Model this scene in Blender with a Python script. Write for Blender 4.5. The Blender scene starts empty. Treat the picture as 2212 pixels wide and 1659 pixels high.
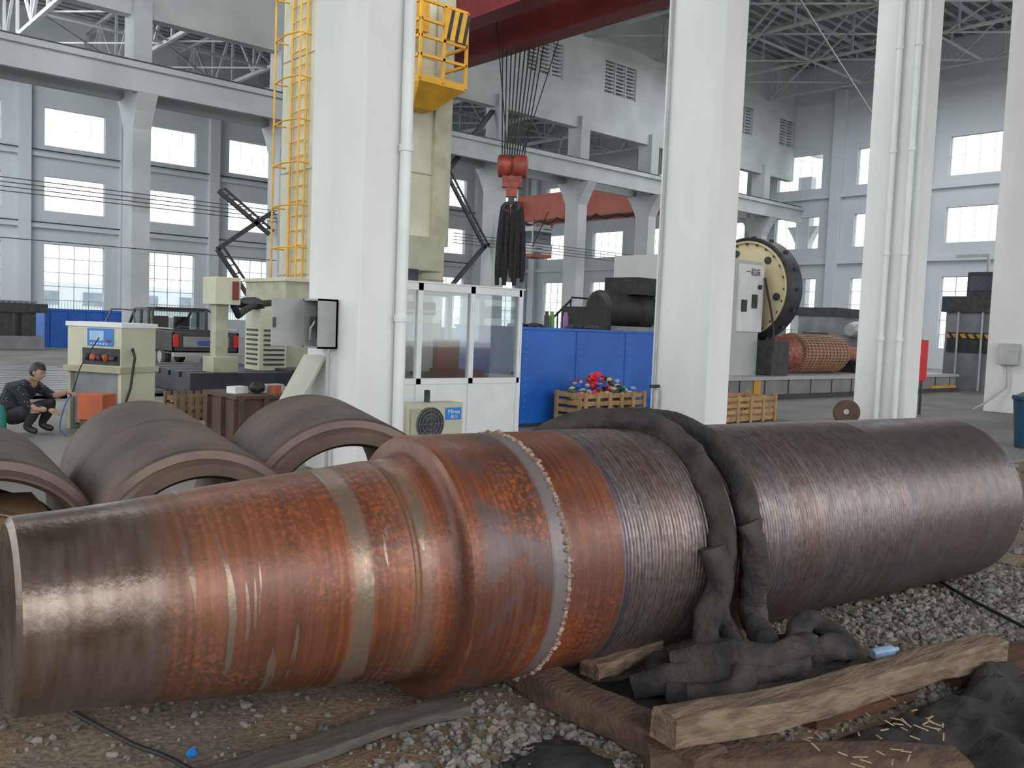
import bpy, math, random
from mathutils import Vector, Matrix, noise as mn
random.seed(7)
sc=bpy.context.scene
try: sc.view_settings.view_transform='Standard'
except Exception: pass
V=Vector
# ---------------------------------------------------------------- materials
MC={}
def nodes(name):
    m=bpy.data.materials.new(name); m.use_nodes=True
    nt=m.node_tree; b=nt.nodes['Principled BSDF']
    return m,nt,b
def M(name,c1,c2=None,scale=4,rough=.6,metal=0,bump=0,bscale=40,stretch=(1,1,1),lo=.35,hi=.65,emit=0):
    if name in MC: return MC[name]
    m,nt,b=nodes(name); L=nt.links
    b.inputs['Roughness'].default_value=rough; b.inputs['Metallic'].default_value=metal
    tc=nt.nodes.new('ShaderNodeTexCoord')
    if c2 is None: c2=tuple(x*.8 for x in c1)
    mp=nt.nodes.new('ShaderNodeMapping'); mp.inputs['Scale'].default_value=stretch
    L.new(tc.outputs['Object'],mp.inputs['Vector'])
    n=nt.nodes.new('ShaderNodeTexNoise'); n.inputs['Scale'].default_value=scale; n.inputs['Detail'].default_value=6
    L.new(mp.outputs[0],n.inputs['Vector'])
    r=nt.nodes.new('ShaderNodeValToRGB'); r.color_ramp.elements[0].position=lo; r.color_ramp.elements[1].position=hi
    r.color_ramp.elements[0].color=(*c1,1); r.color_ramp.elements[1].color=(*c2,1)
    L.new(n.outputs[0],r.inputs[0]); L.new(r.outputs[0],b.inputs['Base Color'])
    if bump:
        n2=nt.nodes.new('ShaderNodeTexNoise'); n2.inputs['Scale'].default_value=bscale; n2.inputs['Detail'].default_value=5
        L.new(mp.outputs[0],n2.inputs['Vector'])
        bp=nt.nodes.new('ShaderNodeBump'); bp.inputs['Strength'].default_value=bump; bp.inputs['Distance'].default_value=.02
        L.new(n2.outputs[0],bp.inputs['Height']); L.new(bp.outputs[0],b.inputs['Normal'])
    if emit:
        b.inputs['Emission Color'].default_value=(*c1,1); b.inputs['Emission Strength'].default_value=emit
    MC[name]=m; return m
# ---------------------------------------------------------------- mesh builder
class B:
    def __init__(s,name): s.name=name;s.v=[];s.f=[];s.mi=[];s.sm=[];s.mats=[]
    def add(s,vs,fs,mat,smooth=False):
        if mat not in s.mats: s.mats.append(mat)
        k=s.mats.index(mat); o=len(s.v); s.v+= [tuple(x) for x in vs]
        for f in fs: s.f.append([i+o for i in f]); s.mi.append(k); s.sm.append(smooth)
    def hexa(s,p,mat):
        s.add(p,[(0,3,2,1),(4,5,6,7),(0,1,5,4),(1,2,6,5),(2,3,7,6),(3,0,4,7)],mat)
    def bx(s,x0,x1,y0,y1,z0,z1,mat):
        s.hexa([(x0,y0,z0),(x1,y0,z0),(x1,y1,z0),(x0,y1,z0),(x0,y0,z1),(x1,y0,z1),(x1,y1,z1),(x0,y1,z1)],mat)
    def box(s,c,size,mat,rz=0,R=None):
        c=V(c); R=R or Matrix.Rotation(rz,3,'Z'); h=V(size)/2
        p=[c+R@V((sx*h.x,sy*h.y,sz*h.z)) for sz in(-1,1) for sx,sy in((-1,-1),(1,-1),(1,1),(-1,1))]
        s.hexa(p,mat)
    def beam(s,p0,p1,w,h,mat,up=(0,0,1)):
        p0=V(p0);p1=V(p1);d=(p1-p0);l=d.length;d.normalize();up=V(up)
        if abs(d.dot(up))>.98: up=V((1,0,0))
        y=up.cross(d).normalized(); z=d.cross(y)
        R=Matrix((d,y,z)).transposed(); s.box((p0+p1)/2,(l,w,h),mat,R=R)
    def tube(s,pts,r,mat,seg=8,caps=True,closed=False,smooth=True,flat=1.0):
        pts=[V(p) for p in pts]; n=len(pts); rs=r if isinstance(r,(list,tuple)) else [r]*n
        vs=[];fs=[]
        t0=(pts[1]-pts[0]).normalized(); u=t0.orthogonal().normalized()
        for i in range(n):
            if closed: t=(pts[(i+1)%n]-pts[i-1]).normalized()
            else: t=(pts[min(i+1,n-1)]-pts[max(i-1,0)]).normalized()
            u=(u-t*u.dot(t)); u.normalize(); w=t.cross(u)
            for j in range(seg):
                a=2*math.pi*j/seg; vs.append(pts[i]+(u*math.cos(a)*flat+w*math.sin(a))*rs[i])
        for i in range(n if closed else n-1):
            for j in range(seg):
                a=i*seg+j;b_=i*seg+(j+1)%seg;c=((i+1)%n)*seg+(j+1)%seg;d=((i+1)%n)*seg+j
                fs.append((a,b_,c,d))
        s.add(vs,fs,mat,smooth)
        if caps and not closed:
            s.add(vs[:seg],[tuple(range(seg))[::-1]],mat); s.add(vs[-seg:],[tuple(range(seg))],mat)
    def cyl(s,p0,p1,r,mat,r1=None,seg=16): s.tube([p0,p1],[r,r if r1 is None else r1],mat,seg)
    def lathe(s,o,ax,prof,mat,seg=48,smooth=True,matf=None):
        o=V(o);ax=V(ax).normalized(); u=(V((0,0,1))-ax*ax.z).normalized() if abs(ax.z)<.9 else V((1,0,0)); w=ax.cross(u)
        vs=[o+ax*p[0]+(u*math.cos(2*math.pi*j/seg)+w*math.sin(2*math.pi*j/seg))*p[1] for p in prof for j in range(seg)]
        for i in range(len(prof)-1):
            fs=[(i*seg+j,i*seg+(j+1)%seg,(i+1)*seg+(j+1)%seg,(i+1)*seg+j) for j in range(seg)]
            if i==0: s.add(vs,fs,mat if not matf else matf(i),smooth); o0=len(s.v)-len(vs)
            else:
                mm=mat if not matf else matf(i)
                if mm not in s.mats: s.mats.append(mm)
                for f in fs: s.f.append([k+o0 for k in f]); s.mi.append(s.mats.index(mm)); s.sm.append(smooth)
    def blob(s,c,r,mat,sub=2,amp=.2,fr=2.0,flat=1,seed=0):
        import bmesh
        bm=bmesh.new(); bmesh.ops.create_icosphere(bm,subdivisions=sub,radius=1)
        c=V(c); rr=V(r) if hasattr(r,'__len__') else V((r,r,r))
        vs=[]
        for v in bm.verts:
            k=1+amp*mn.noise(v.co*fr+V((seed*3.1,seed*1.7,seed)))
            vs.append(c+V((v.co.x*rr.x,v.co.y*rr.y,v.co.z*rr.z))*k)
        s.add(vs,[[x.index for x in f.verts] for f in bm.faces],mat,flat==0); bm.free()
    def done(s,bevel=0,parent=None,mw=None,sharp=35):
        me=bpy.data.meshes.new(s.name); me.from_pydata(s.v,[],s.f)
        for m in s.mats: me.materials.append(m)
        me.polygons.foreach_set('material_index',s.mi); me.polygons.foreach_set('use_smooth',s.sm); me.update()
        ob=bpy.data.objects.new(s.name,me); bpy.context.collection.objects.link(ob)
        if any(s.sm):
            try: me.set_sharp_from_angle(angle=math.radians(sharp))
            except Exception: pass
        if bevel:
            b=ob.modifiers.new('bev','BEVEL'); b.width=bevel; b.segments=2; b.limit_method='ANGLE'; b.angle_limit=math.radians(50)
        if mw is not None: ob.matrix_world=mw
        if parent: ob.parent=parent
        return ob
def text(body,loc,R,size,mat,name,parent=None,ext=.001):
    cu=bpy.data.curves.new(name,'FONT'); cu.body=body; cu.size=size; cu.extrude=ext; cu.align_x='CENTER'; cu.align_y='CENTER'
    ob=bpy.data.objects.new(name,cu); bpy.context.collection.objects.link(ob); cu.materials.append(mat)
    ob.matrix_world=Matrix.Translation(V(loc))@R.to_4x4()
    if parent: ob.parent=parent
    return ob
RX90=Matrix.Rotation(math.pi/2,3,'X')           # faces -Y

white=M('white_paint',(.67,.68,.67),(.76,.77,.76),1.2,.7,bump=.15,bscale=8,stretch=(1,1,.3))
whited=M('aged_white_paint',(.37,.395,.405),(.48,.505,.515),.5,.8)
wallm=M('wall_paint',(.46,.50,.535),(.54,.575,.605),.15,.85)
roofm=M('roof_sheet',(.13,.14,.15),(.19,.20,.21),.6,.7)
steelw=M('truss_paint',(.34,.355,.365),(.44,.455,.465),2,.6)
dark=M('dark_steel',(.03,.033,.037),(.06,.06,.065),6,.5,.4)
black=M('black_rubber',(.012,.012,.013),(.025,.025,.026),8,.6)
conc=M('concrete_floor',(.15,.145,.135),(.23,.22,.205),.8,.7,bump=.2,bscale=12)
redc=M('crane_red',(.16,.017,.017),(.22,.026,.024),1,.5)
salm=M('crane_salmon',(.50,.13,.09),(.58,.18,.12),1,.5)
yel=M('safety_yellow',(.66,.34,.02),(.50,.27,.03),3,.5)
cream=M('cream_enamel',(.54,.53,.40),(.45,.44,.32),1.2,.45)
creamd=M('cream_dirty',(.42,.41,.30),(.32,.31,.22),3,.5)
blue=M('blue_panel',(.008,.10,.46),(.012,.13,.54),1.5,.45)
wood=M('crate_wood',(.46,.29,.14),(.32,.19,.09),6,.8,bump=.2)
grey=M('machine_grey',(.25,.27,.28),(.18,.19,.2),2,.5,.2)
lgrey=M('light_grey_metal',(.45,.46,.46),(.36,.37,.37),4,.45,.3)
orange=M('orange_paint',(.45,.10,.03),(.32,.07,.03),3,.6)
rustb=M('rust_brown',(.11,.06,.04),(.065,.042,.033),5,.75,.1,bump=.3,bscale=30)
white2=M('pvc_white',(.74,.76,.76),(.68,.70,.70),3,.4)

# ---------------------------------------------------------------- camera
Rc=Matrix(((0.748836,0.013568,-0.662617),(-0.66161,0.074067,-0.746181),(0.038954,0.997161,0.064441)))
cam=bpy.data.cameras.new('camera');co=bpy.data.objects.new('camera',cam);bpy.context.collection.objects.link(co)
co.matrix_world=Matrix.Translation((0,0,1.6))@Rc.to_4x4();cam.lens=31.394;cam.sensor_width=36;cam.clip_end=400
sc.camera=co
# ---------------------------------------------------------------- world + lights
w=bpy.data.worlds.new('overcast_sky');sc.world=w;w.use_nodes=True
bg=w.node_tree.nodes['Background'];bg.inputs[0].default_value=(.96,.99,1,1);bg.inputs[1].default_value=2.05
def area(name,loc,target,sx,sy,power,col=(1,1,1)):
    l=bpy.data.lights.new(name,'AREA');l.shape='RECTANGLE';l.size=sx;l.size_y=sy;l.energy=power;l.color=col
    o=bpy.data.objects.new(name,l);bpy.context.collection.objects.link(o)
    o.location=loc;o.rotation_euler=(V(target)-V(loc)).to_track_quat('-Z','Y').to_euler();return o
area('window_light_rear',(2,-9,6),(5,3,0),22,4,900,(.98,.99,1))
area('hall_fill_light',(8,16,14.5),(14,22,0),12,10,1300,(.97,.99,1))  # this and the next two: unseen fill lamps added under the roof
area('hall_fill_light.001',(6,48,15.3),(20,50,0),12,14,2600,(.95,.98,1))
area('hall_fill_light.002',(44,22,16.8),(44,22,0),14,18,2000,(.95,.98,1))

# ---------------------------------------------------------------- building shell
XW,YW=56.0,62.0
def wall_grid(name,axis,pos,th,a0,a1,ops,z1,rows,mat):
    b=B(name); 
    def put(u0,u1,z0,z1_):
        if axis=='Y': b.bx(u0,u1,pos,pos+th,z0,z1_,mat)
        else: b.bx(pos,pos+th,u0,u1,z0,z1_,mat)
    zs=[0]
    for r in rows:
        put(a0,a1,zs[-1],r[0]); 
        c=a0
        for o in ops:
            put(c,o[0],r[0],r[1]); c=o[1]
        put(c,a1,r[0],r[1]); zs.append(r[1])
    put(a0,a1,zs[-1],z1)
    return b.done()
rows=[(1.25,5.65),(7.7,9.85),(11.75,14.1)]
opY=[(c-1.8,c+1.8) for c in [17.1-6*k for k in range(4,0,-1)]+[17.1+6*k for k in range(0,7)]]
opX=[(h-3.4,h) for h in [59.3-5.9*k for k in range(9,-1,-1)]]
wall_grid('wall_far','Y',YW,.4,-12,XW+.4,opY,20,rows,wallm)
wall_grid('wall_end','X',XW,.4,-12,YW,opX,20,rows,wallm)
frm=M('window_frame',(.42,.46,.48),(.36,.40,.42),3,.5)
n=0
for axis,pos,ops in(('Y',YW+.15,opY),('X',XW+.15,opX)):
    for o in ops:
        if axis=='Y' and o[1]<8: continue
        for ri,r in enumerate(rows):
            b=B('window_%d'%n); n+=1
            def bar(u0,u1,z0,z1):
                if axis=='Y': b.bx(u0,u1,pos,pos+.05,z0,z1,frm)
                else: b.bx(pos,pos+.05,u0,u1,z0,z1,frm)
            t=.03; q_=.02 if ri==0 else .006
            bar(o[0],o[1],r[0],r[0]+t);bar(o[0],o[1],r[1]-t,r[1]);bar(o[0],o[0]+t,r[0],r[1]);bar(o[1]-t,o[1],r[0],r[1])
            for i in range(1,4):
                x=o[0]+(o[1]-o[0])*i/4; bar(x-q_,x+q_,r[0],r[1])
            nh=5 if ri==0 else 2
            for i in range(1,nh):
                z=r[0]+(r[1]-r[0])*i/nh; bar(o[0],o[1],z-q_,z+q_)
            if ri==0:
                for i in range(1,20):
                    x=o[0]+(o[1]-o[0])*i/20; bar(x-.01,x+.01,r[0],r[0]+.9)
            b.done()
b=B('trim_pilasters')
for k in range(-2,7):
    x=20.1+6*k; b.bx(x-.35,x+.35,YW-.45,YW,0,18,wallm)
for k in range(-1,9):
    y=59.3+1.25-5.9*k; b.bx(XW-.45,XW,y-.35,y+.35,0,18,wallm)
b.done()
b=B('trim_ledges')
for z in(6.6,11.0): b.bx(-12,XW,YW-.25,YW,z,z+.25,wallm); b.bx(XW-.25,XW,-12,YW-.3,z,z+.25,wallm)
for z in(6.9,11.35): b.bx(-12,XW,YW-.32,YW-.26,z,z+.07,dark)
b.done()
b=B('floor')
b.bx(4.6,XW,4.6,YW,-.3,0,conc); b.bx(-12,4.6,6.9,YW,-.3,0,conc)
b.done()
b=B('exterior_ground'); g=M('exterior_paving',(.5,.55,.5),(.6,.62,.6),.1,.9); b.bx(-60,160,-60,160,-.6,-.4,g); b.done()
b=B('exterior_building')
eb=M('exterior_render',(.62,.68,.72),(.68,.73,.76),.2,.9)
b.bx(0,60,95,105,-.4,4.2,eb)
for i in range(12): b.bx(3+i*4.8,5.5+i*4.8,94.9,95,2.0,3.3,M('ext_glass',(.3,.36,.42),None,1,.2))
b.done()
b=B('ceiling'); b.bx(-12,XW,8,YW+.4,20,20.2,roofm)
for i in range(0,70): b.bx(-12,XW,8.4+i*.78,8.52+i*.78,19.88,20,steelw)
b.bx(-12,40,-12,8,11.6,11.8,roofm)
b.done()
def truss(name,x,y0,y1,zb,zt,mat=steelw,n=9,w=.14):
    b=B(name); b.beam((x,y0,zb),(x,y1,zb),w,w,mat)
    b.beam((x,y0,zt),(x,y1,zt),w,w,mat)
    d=(y1-y0)/n
    for i in range(n+1):
        y=y0+d*i; b.beam((x,y,zb),(x,y,zt),w*.7,w*.7,mat)
        if i<n: b.beam((x,y,zb if i%2 else zt),(x,y+d,zt if i%2 else zb),w*.7,w*.7,mat)
    return b.done()
CX=[11.7+5.82*k for k in range(-1,9)]
for x in CX[1:]:
    truss('roof_truss',x,8.6,34,17.3,19.7); truss('roof_truss',x,35.3,61.5,15.6,19.0,w=.2)
b=B('roof_bracing')
for k in range(0,7):
    x=CX[k+1]
    for y in(14,21,28,41,48,55):
        z=17.3 if y<35 else 15.6
        b.beam((x,y,z),(x+5.82,y,z),.1,.1,steelw)
        b.beam((x,y,z),(x+5.82,y+6.5,z),.08,.08,steelw); b.beam((x+5.82,y,z),(x,y+6.5,z),.08,.08,steelw)
        b.beam((x,y,19.4),(x+5.82,y,19.4),.12,.2,steelw)
b.done()
for i,x in enumerate((4.70,10.4,16.5,22.8)):
    b=B('concrete_column'); y0=7.6-.03*i; b.bx(x,x+.52,y0,y0+1.02,0,11.2,white); b.done(bevel=.02)
b=B('crane_runway_beam'); b.bx(-12,XW,7.95,8.4,11.2,12.0,whited); b.done()
for x in CX:
    b=B('crane_column'); b.bx(x-.33,x+.33,34.2,35.2,0,13,whited)
    b.hexa([(x-.33,33.9,8.9),(x+.33,33.9,8.9),(x+.33,34.2,8.3),(x-.33,34.2,8.3),(x-.33,33.5,9.5),(x+.33,33.5,9.5),(x+.33,34.2,9.5),(x-.33,34.2,9.5)],whited)
    b.hexa([(x-.33,35.2,8.3),(x+.33,35.2,8.3),(x+.33,35.5,8.9),(x-.33,35.5,8.9),(x-.33,35.2,9.5),(x+.33,35.2,9.5),(x+.33,35.9,9.5),(x-.33,35.9,9.5)],whited)
    b.done()
b=B('crane_runway_beam')
for y in(33.75,35.65):
    b.bx(-12,XW,y-.12,y+.12,9.5,10.4,whited); b.bx(-12,XW,y-.28,y+.28,10.3,10.5,whited); b.bx(-12,XW,y-.05,y+.05,10.5,10.62,dark)
b.done()
b=B('wall_clerestory')
b.bx(-12,XW,34.45,34.95,12.4,14.6,whited); b.bx(-12,XW,34.5,34.9,16.4,20,whited)
for x in CX:
    b.bx(x-1.6,x+1.6,34.5,34.9,14.6,16.4,whited)
    for j in range(9): b.bx(x+1.6,x+4.25,34.6,34.75,14.65+j*.2,14.73+j*.2,steelw)
    for j in range(4): b.bx(x+1.6+j*.88,x+1.68+j*.88,34.55,34.8,14.6,16.4,steelw)
b.done()
b=B('column_bracing')
def lat(p,q):
    b.beam((p[0],34.6,p[1]),(q[0],34.6,q[1]),.12,.16,dark); b.beam((p[0]+.25,34.6,p[1]+.12),(q[0]+.25,34.6,q[1]+.12),.08,.08,dark)
    for i in range(9):
        t=i/9; x=p[0]+(q[0]-p[0])*t; z=p[1]+(q[1]-p[1])*t; b.beam((x,34.6,z),(x+.25,34.6,z+.12+.2*(q[1]-p[1])/9),.05,.05,dark)
lat((28.7,12.2),(25.9,8.7)); lat((25.9,8.9),(28.6,5.4)); lat((28.6,5.6),(26.0,2.9))
lat((17.1,5.9),(14.8,4.2)); lat((14.8,4.2),(16.9,1.4)); lat((14.8,6.5),(17.0,5.0))
b.done()
b=B('trolley_busbar_cables')
for z in(5.45,5.6,5.75,5.9): b.beam((-5,33.9,z),(17,33.9,z),.03,.03,dark); b.beam((26,33.9,z),(40,33.9,z),.03,.03,dark)
for z in(3.9,): b.beam((-5,33.9,z),(17,33.9,z),.03,.03,dark)
b.beam((10.9,8.7,9.0),(40,20,11),.04,.04,steelw)
b.done()
# ---------------------------------------------------------------- cranes
b=B('bridge_crane')
for x in(19.6,22.4): b.bx(x-.3,x+.3,9.0,33.4,12.0,13.4,redc); b.bx(x-.4,x+.4,9.0,33.4,11.95,12.0,redc)
b.bx(18.5,23.5,33.0,33.4,10.7,12,redc); b.bx(18.5,23.5,8.5,9.0,12.05,13,redc)
b.bx(21,24,24,27.0,13.4,14.2,redc)
hx,hy=22.6,25.9
for i in range(7):
    for j in range(2):
        b.cyl((hx-.45+i*.26,hy-.5+j*.9,13.4),(hx-.36+i*.12,hy-.2+j*.4,7.9),.026,black,seg=5)
b.cyl((hx-.8,hy+.4,13.4),(hx-.3,hy,8.2),.022,black,seg=5); b.cyl((hx+1.7,hy-.8,13.4),(hx+.3,hy-.2,8.2),.022,black,seg=5)
ho=M('hook_orange',(.36,.06,.025),(.16,.03,.02),4,.5)
d=V((.749,-.662,0))
b.lathe(V((hx,hy,7.65))-d*.58,d,[(0,0),(0,.3),(.06,.42),(.5,.44),(.56,.38),(.62,.44),(1.10,.42),(1.16,.3),(1.16,0)],ho,24)
b.box((hx,hy,7.2),(.75,.4,.7),ho,rz=-.72); b.box((hx,hy,6.75),(.42,.35,.5),ho,rz=-.72)
b.box((hx,hy,6.45),(.25,.25,.4),dark,rz=-.72)
for sgn in(-1,1):
    pts=[V((hx,hy,6.25))+d*sgn*(.05+.24*math.sin(t))+V((0,0,-.15+.15*math.cos(t))) for t in [x*math.pi/8 for x in range(9)]]
    b.tube(pts,[.1,.1,.1,.09,.09,.08,.07,.06,.05],dark,8)
b.done()
sl=M('sling_black',(.012,.012,.014),(.028,.026,.028),9,.9,bump=.6,bscale=25)
b=B('hanging_sling')
for i in range(9):
    o=-.40+i*.10+(.04 if i>3 else -.02)
    pts=[V((hx,hy,6.15-zz))+d*(o*(.75+.25*min(1,zz))+.02*math.sin(i*2+zz*2))+V((.05*(i%3),.05*(i%2),0)) for zz in [k*.36 for k in range(9)]]
    pts[-1].z=3.15+.15*((i*5)%3)
    b.tube(pts,[.08]+[.10]*7+[.08],sl,8)
b.done()
b=B('bridge_crane')
for x in(42,44): b.bx(x-.25,x+.25,35.95,47,8.9,10.6,salm)
b.bx(41,45,46.6,47.1,9.2,10.2,salm); b.bx(41,45,35.95,36.3,9.6,10.6,salm)
cabx,caby=41.5,44.9
b.bx(cabx-1,cabx+.8,caby-.8,caby+1.0,6.3,6.5,salm); b.bx(cabx-1,cabx+.8,caby-.8,caby+1,6.5,7.2,white2); b.bx(cabx-.95,cabx+.75,caby-.75,caby+.95,7.2,8.0,M('cab_glass',(.1,.14,.16),None,1,.1)); b.bx(cabx-1,cabx+.8,caby-.8,caby+1,8.0,8.3,white2)
for yy in(-.8,.1,.9): b.bx(cabx-1.02,cabx-.94,caby+yy,caby+yy+.08,7.2,8.0,white2)
for xx,yy in((-1,-.8),(.7,-.8),(-1,.9)): b.bx(cabx+xx,cabx+xx+.1,caby+yy,caby+yy+.1,8.3,9.0,salm)
for i in range(8): b.beam((cabx-1.2,caby-1.0-i*.18,6.2+i*.3),(cabx-.6,caby-1.0-i*.18,6.2+i*.3),.12,.04,dark)
b.beam((cabx-1.2,caby-1.0,6.9),(cabx-1.2,caby-2.4,9.1),.05,.05,dark)
pts=[V((41.6,36+i*.5,8.9-.35*abs(math.sin(i*.9)))) for i in range(22)]; b.tube(pts,.06,black,6)
b.done()

# ---------------------------------------------------------------- boring mill
b=B('boring_mill')
b.bx(10.1,12.8,17,20,0.5,10.5,cream)
b.bx(12.35,12.83,16.9,17,3.4,10,creamd)
b.bx(8.6,14.5,16.4,21,0,.55,M('mill_base',(.03,.035,.05),(.06,.06,.07),2,.4,.4))
for z,x in((6.6,12.0),(4.25,11.6)): b.cyl((x,16.98,z),(x,16.93,z),.13,dark,seg=20)
for z in(2.6,5,7.6): b.bx(10.08,12.82,16.985,17.0,z,z+.03,creamd); b.bx(10.085,10.1,17,20,z,z+.03,creamd)
b.bx(10.9,12.2,16.2,17.0,2.75,3.5,creamd); b.bx(10.6,11.3,15.9,16.9,2.3,2.75,dark)
b.bx(8.9,10.2,17.3,19.2,.5,2.4,creamd); b.bx(8.85,10.25,17.25,19.25,2.36,2.44,cream)
b.bx(8.25,8.85,17.1,17.8,.3,1.75,cream)
for i in range(8): b.bx(8.23,8.25,17.2,17.7,.6+i*.1,.64+i*.1,dark); b.bx(8.33,8.8,17.08,17.1,.6+i*.1,.64+i*.1,dark)
b.bx(7.1,7.35,16.6,16.85,.5,1.8,creamd); b.bx(7.0,7.5,16.4,17.0,1.8,2.32,cream); b.bx(7.33,7.45,16.36,16.4,1.9,2.25,redc)
b.box((7.25,16.7,.65),(.5,.5,.3),creamd)
b.tube([(7.45,16.6,1.8),(7.6,16.7,1.6),(7.8,16.9,1.7),(8.2,17.2,1.85),(8.8,17.6,1.9)],.07,black,8)
b.blob((8.1,17.3,1.85),(.3,.2,.12),black,2,.6,3)
b.done(bevel=.02)
b=B('caged_ladder')
lx=10.02
for y in(18.7,19.4): b.cyl((lx,y,2.5),(lx,y,11),.03,yel,seg=8)
for i in range(25): b.cyl((lx,18.7,2.6+i*.34),(lx,19.4,2.6+i*.34),.016,yel,seg=6)
for i in range(9):
    z=3.2+i*.95; b.tube([(lx,18.5,z),(lx-.3,18.45,z),(lx-.4,19,z),(lx-.3,19.65,z),(lx,19.6,z)],.022,yel,6)
for p in((lx-.3,18.45),(lx-.3,19.65)): b.cyl((p[0],p[1],2.5),(p[0],p[1],11),.025,yel,seg=6)
b.done()
b=B('access_platform')
px0,px1,py0,py1=11.3,12.55,16.1,17.0
zo=.1
b.bx(px0,px1,py0,py1,6.7+zo,6.85+zo,yel)
b.hexa([(px0+.2,py0+.5,6.35),(px1-.5,py0+.5,6.35),(px1-.5,py1,6.35),(px0+.2,py1,6.35),(px0,py0,6.7+zo),(px1,py0,6.7+zo),(px1,py1,6.7+zo),(px0,py1,6.7+zo)],yel)
for x in(px0,(px0+px1)/2,px1):
    for y in(py0,py1): b.bx(x-.03,x+.03,y-.03,y+.03,6.85,8.5,yel)
for z in(7.35,7.75,8.1,8.5):
    b.bx(px0,px1,py0-.03,py0+.03,z-.03,z+.03,yel); b.bx(px1-.03,px1+.03,py0,py1,z-.03,z+.03,yel); b.bx(px0-.03,px0+.03,py0,py1,z-.03,z+.03,yel)
b.bx(px0+.6,px1,py0-.06,py0-.035,7.8,8.45,yel); b.bx(px0,px1,py1-.03,py1,6.85,7.2,yel)
for i in range(3):
    x=px0+.64+i*.22; b.hexa([(x,py0-.065,7.8),(x+.09,py0-.065,7.8),(x+.09,py0-.06,7.8),(x,py0-.06,7.8),(x+.13,py0-.065,8.45),(x+.22,py0-.065,8.45),(x+.22,py0-.06,8.45),(x+.13,py0-.06,8.45)],black)
b.bx(px0,px0+.5,16.5,17,8.0,9.0,yel)
b.done()
# ---------------------------------------------------------------- booth
glass,nt,bs=nodes('booth_glass')
tr=nt.nodes.new('ShaderNodeBsdfTransparent');gl=nt.nodes.new('ShaderNodeBsdfGlossy');gl.inputs['Roughness'].default_value=.03
tr.inputs[0].default_value=(.86,.9,.9,1);mx=nt.nodes.new('ShaderNodeMixShader');mx.inputs[0].default_value=.14
nt.links.new(tr.outputs[0],mx.inputs[1]);nt.links.new(gl.outputs[0],mx.inputs[2]);nt.links.new(mx.outputs[0],nt.nodes['Material Output'].inputs[0])
b=B('control_booth')
X0,X1,Y0,Y1,Z1=6.55,8.95,9.96,11.7,2.14
for x in(X0,7.12,8.03,X1):
    b.bx(x-.05,x+.03,Y0-.03,Y0+.05,0,Z1,white2)
for x in(X0,X1):
    b.bx(x-.05,x+.03,Y1-.05,Y1+.03,0,Z1,white2); b.bx(x-.05,x+.03,Y0,Y1,Z1-.08,Z1,white2); b.bx(x-.04,x+.02,Y0,Y1,0,.8,white2); b.bx(x-.04,x+.02,Y0,Y1,.78,.86,white2)
    b.bx(x-.015,x-.005,Y0,Y1,.86,Z1-.08,glass)
for y in(Y0,Y1):
    b.bx(X0,X1,y-.03,y+.04,Z1-.1,Z1,white2); b.bx(X0,X1,y-.03,y+.04,.76,.84,white2); b.bx(X0,X1,y-.01,y+.02,0,.78,white2); b.bx(X0,X1,y,y+.01,.84,Z1-.1,glass)
for x in(7.4,8.2): b.bx(x,x+.06,Y1-.03,Y1+.03,0,Z1,white2)
b.bx(X0-.05,X1+.05,Y0-.05,Y1+.05,Z1,Z1+.02,white2)
b.bx(7.2,8.3,11.2,11.6,1.72,1.92,orange); b.bx(7.2,8.3,11.18,11.2,1.76,1.8,white2); b.bx(6.9,7.15,10.6,11,.9,1.95,M('tan_wood',(.62,.3,.06),None,3,.5))
b.bx(7.3,8.3,11.3,11.6,.85,1.6,M('booth_grey',(.50,.54,.53),None,3,.5))
b.tube([(7.3,10.3,1.75),(7.22,10.3,1.4),(7.3,10.3,1.1),(7.35,10.3,.8)],.04,lgrey,8)
b.bx(8.3,8.8,10.6,11.3,.4,.9,redc); b.bx(8.35,8.8,11.2,11.3,.9,1.35,redc)
b.done()
b=B('air_conditioner_unit')
b.bx(6.65,7.55,9.3,9.62,.03,.56,cream)
b.bx(6.7,6.85,9.28,9.3,.08,.5,creamd)
b.cyl((7.0,9.30,.3),(7.0,9.27,.3),.215,dark,seg=32)
for r in(.08,.13,.18,.215): b.tube([(7.0+r*math.cos(t),9.265,.3+r*math.sin(t)) for t in [k*math.pi/14 for k in range(28)]],.005,grey,5,closed=True)
for i in range(8):
    a=i*math.pi/4; b.beam((7.0,9.262,.3),(7.0+.215*math.cos(a),9.262,.3+.215*math.sin(a)),.005,.005,grey)
bl2=M('label_blue',(.01,.2,.65),None,3,.4); b.bx(7.26,7.52,9.29,9.3,.34,.5,bl2)
b.cyl((7.1,9.5,.56),(7.1,9.5,.72),.04,dark); b.bx(6.7,6.76,9.3,9.6,0,.03,dark); b.bx(7.44,7.5,9.3,9.6,0,.03,dark)
ac=b.done(bevel=.008)
wt=M('print_white',(.85,.87,.88),None,3,.5)
text('Mirex',(7.39,9.285,.445),RX90,.085,wt,'label_text',ac); text('米川',(7.39,9.285,.375),RX90,.06,wt,'label_text_2',ac)
ac.location.x=-.15
b=B('blue_tool_enclosure')
b.bx(9.5,13.2,10.5,12.2,0,1.58,blue); b.bx(9.47,13.23,10.47,12.23,1.56,1.6,blue)
for x in(9.5,10.73,11.96,13.17): b.bx(x,x+.025,10.49,10.5,0,1.58,blue)
for i in range(14):
    for x in(9.6,10.62,10.85,11.85,12.08,13.05): b.cyl((x,10.5,.1+i*.11),(x,10.494,.1+i*.11),.008,lgrey,seg=6)
b.bx(9.5,13.2,10.46,10.5,0,.05,dark)
b.done()
b=B('thermos_bottles')
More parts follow.
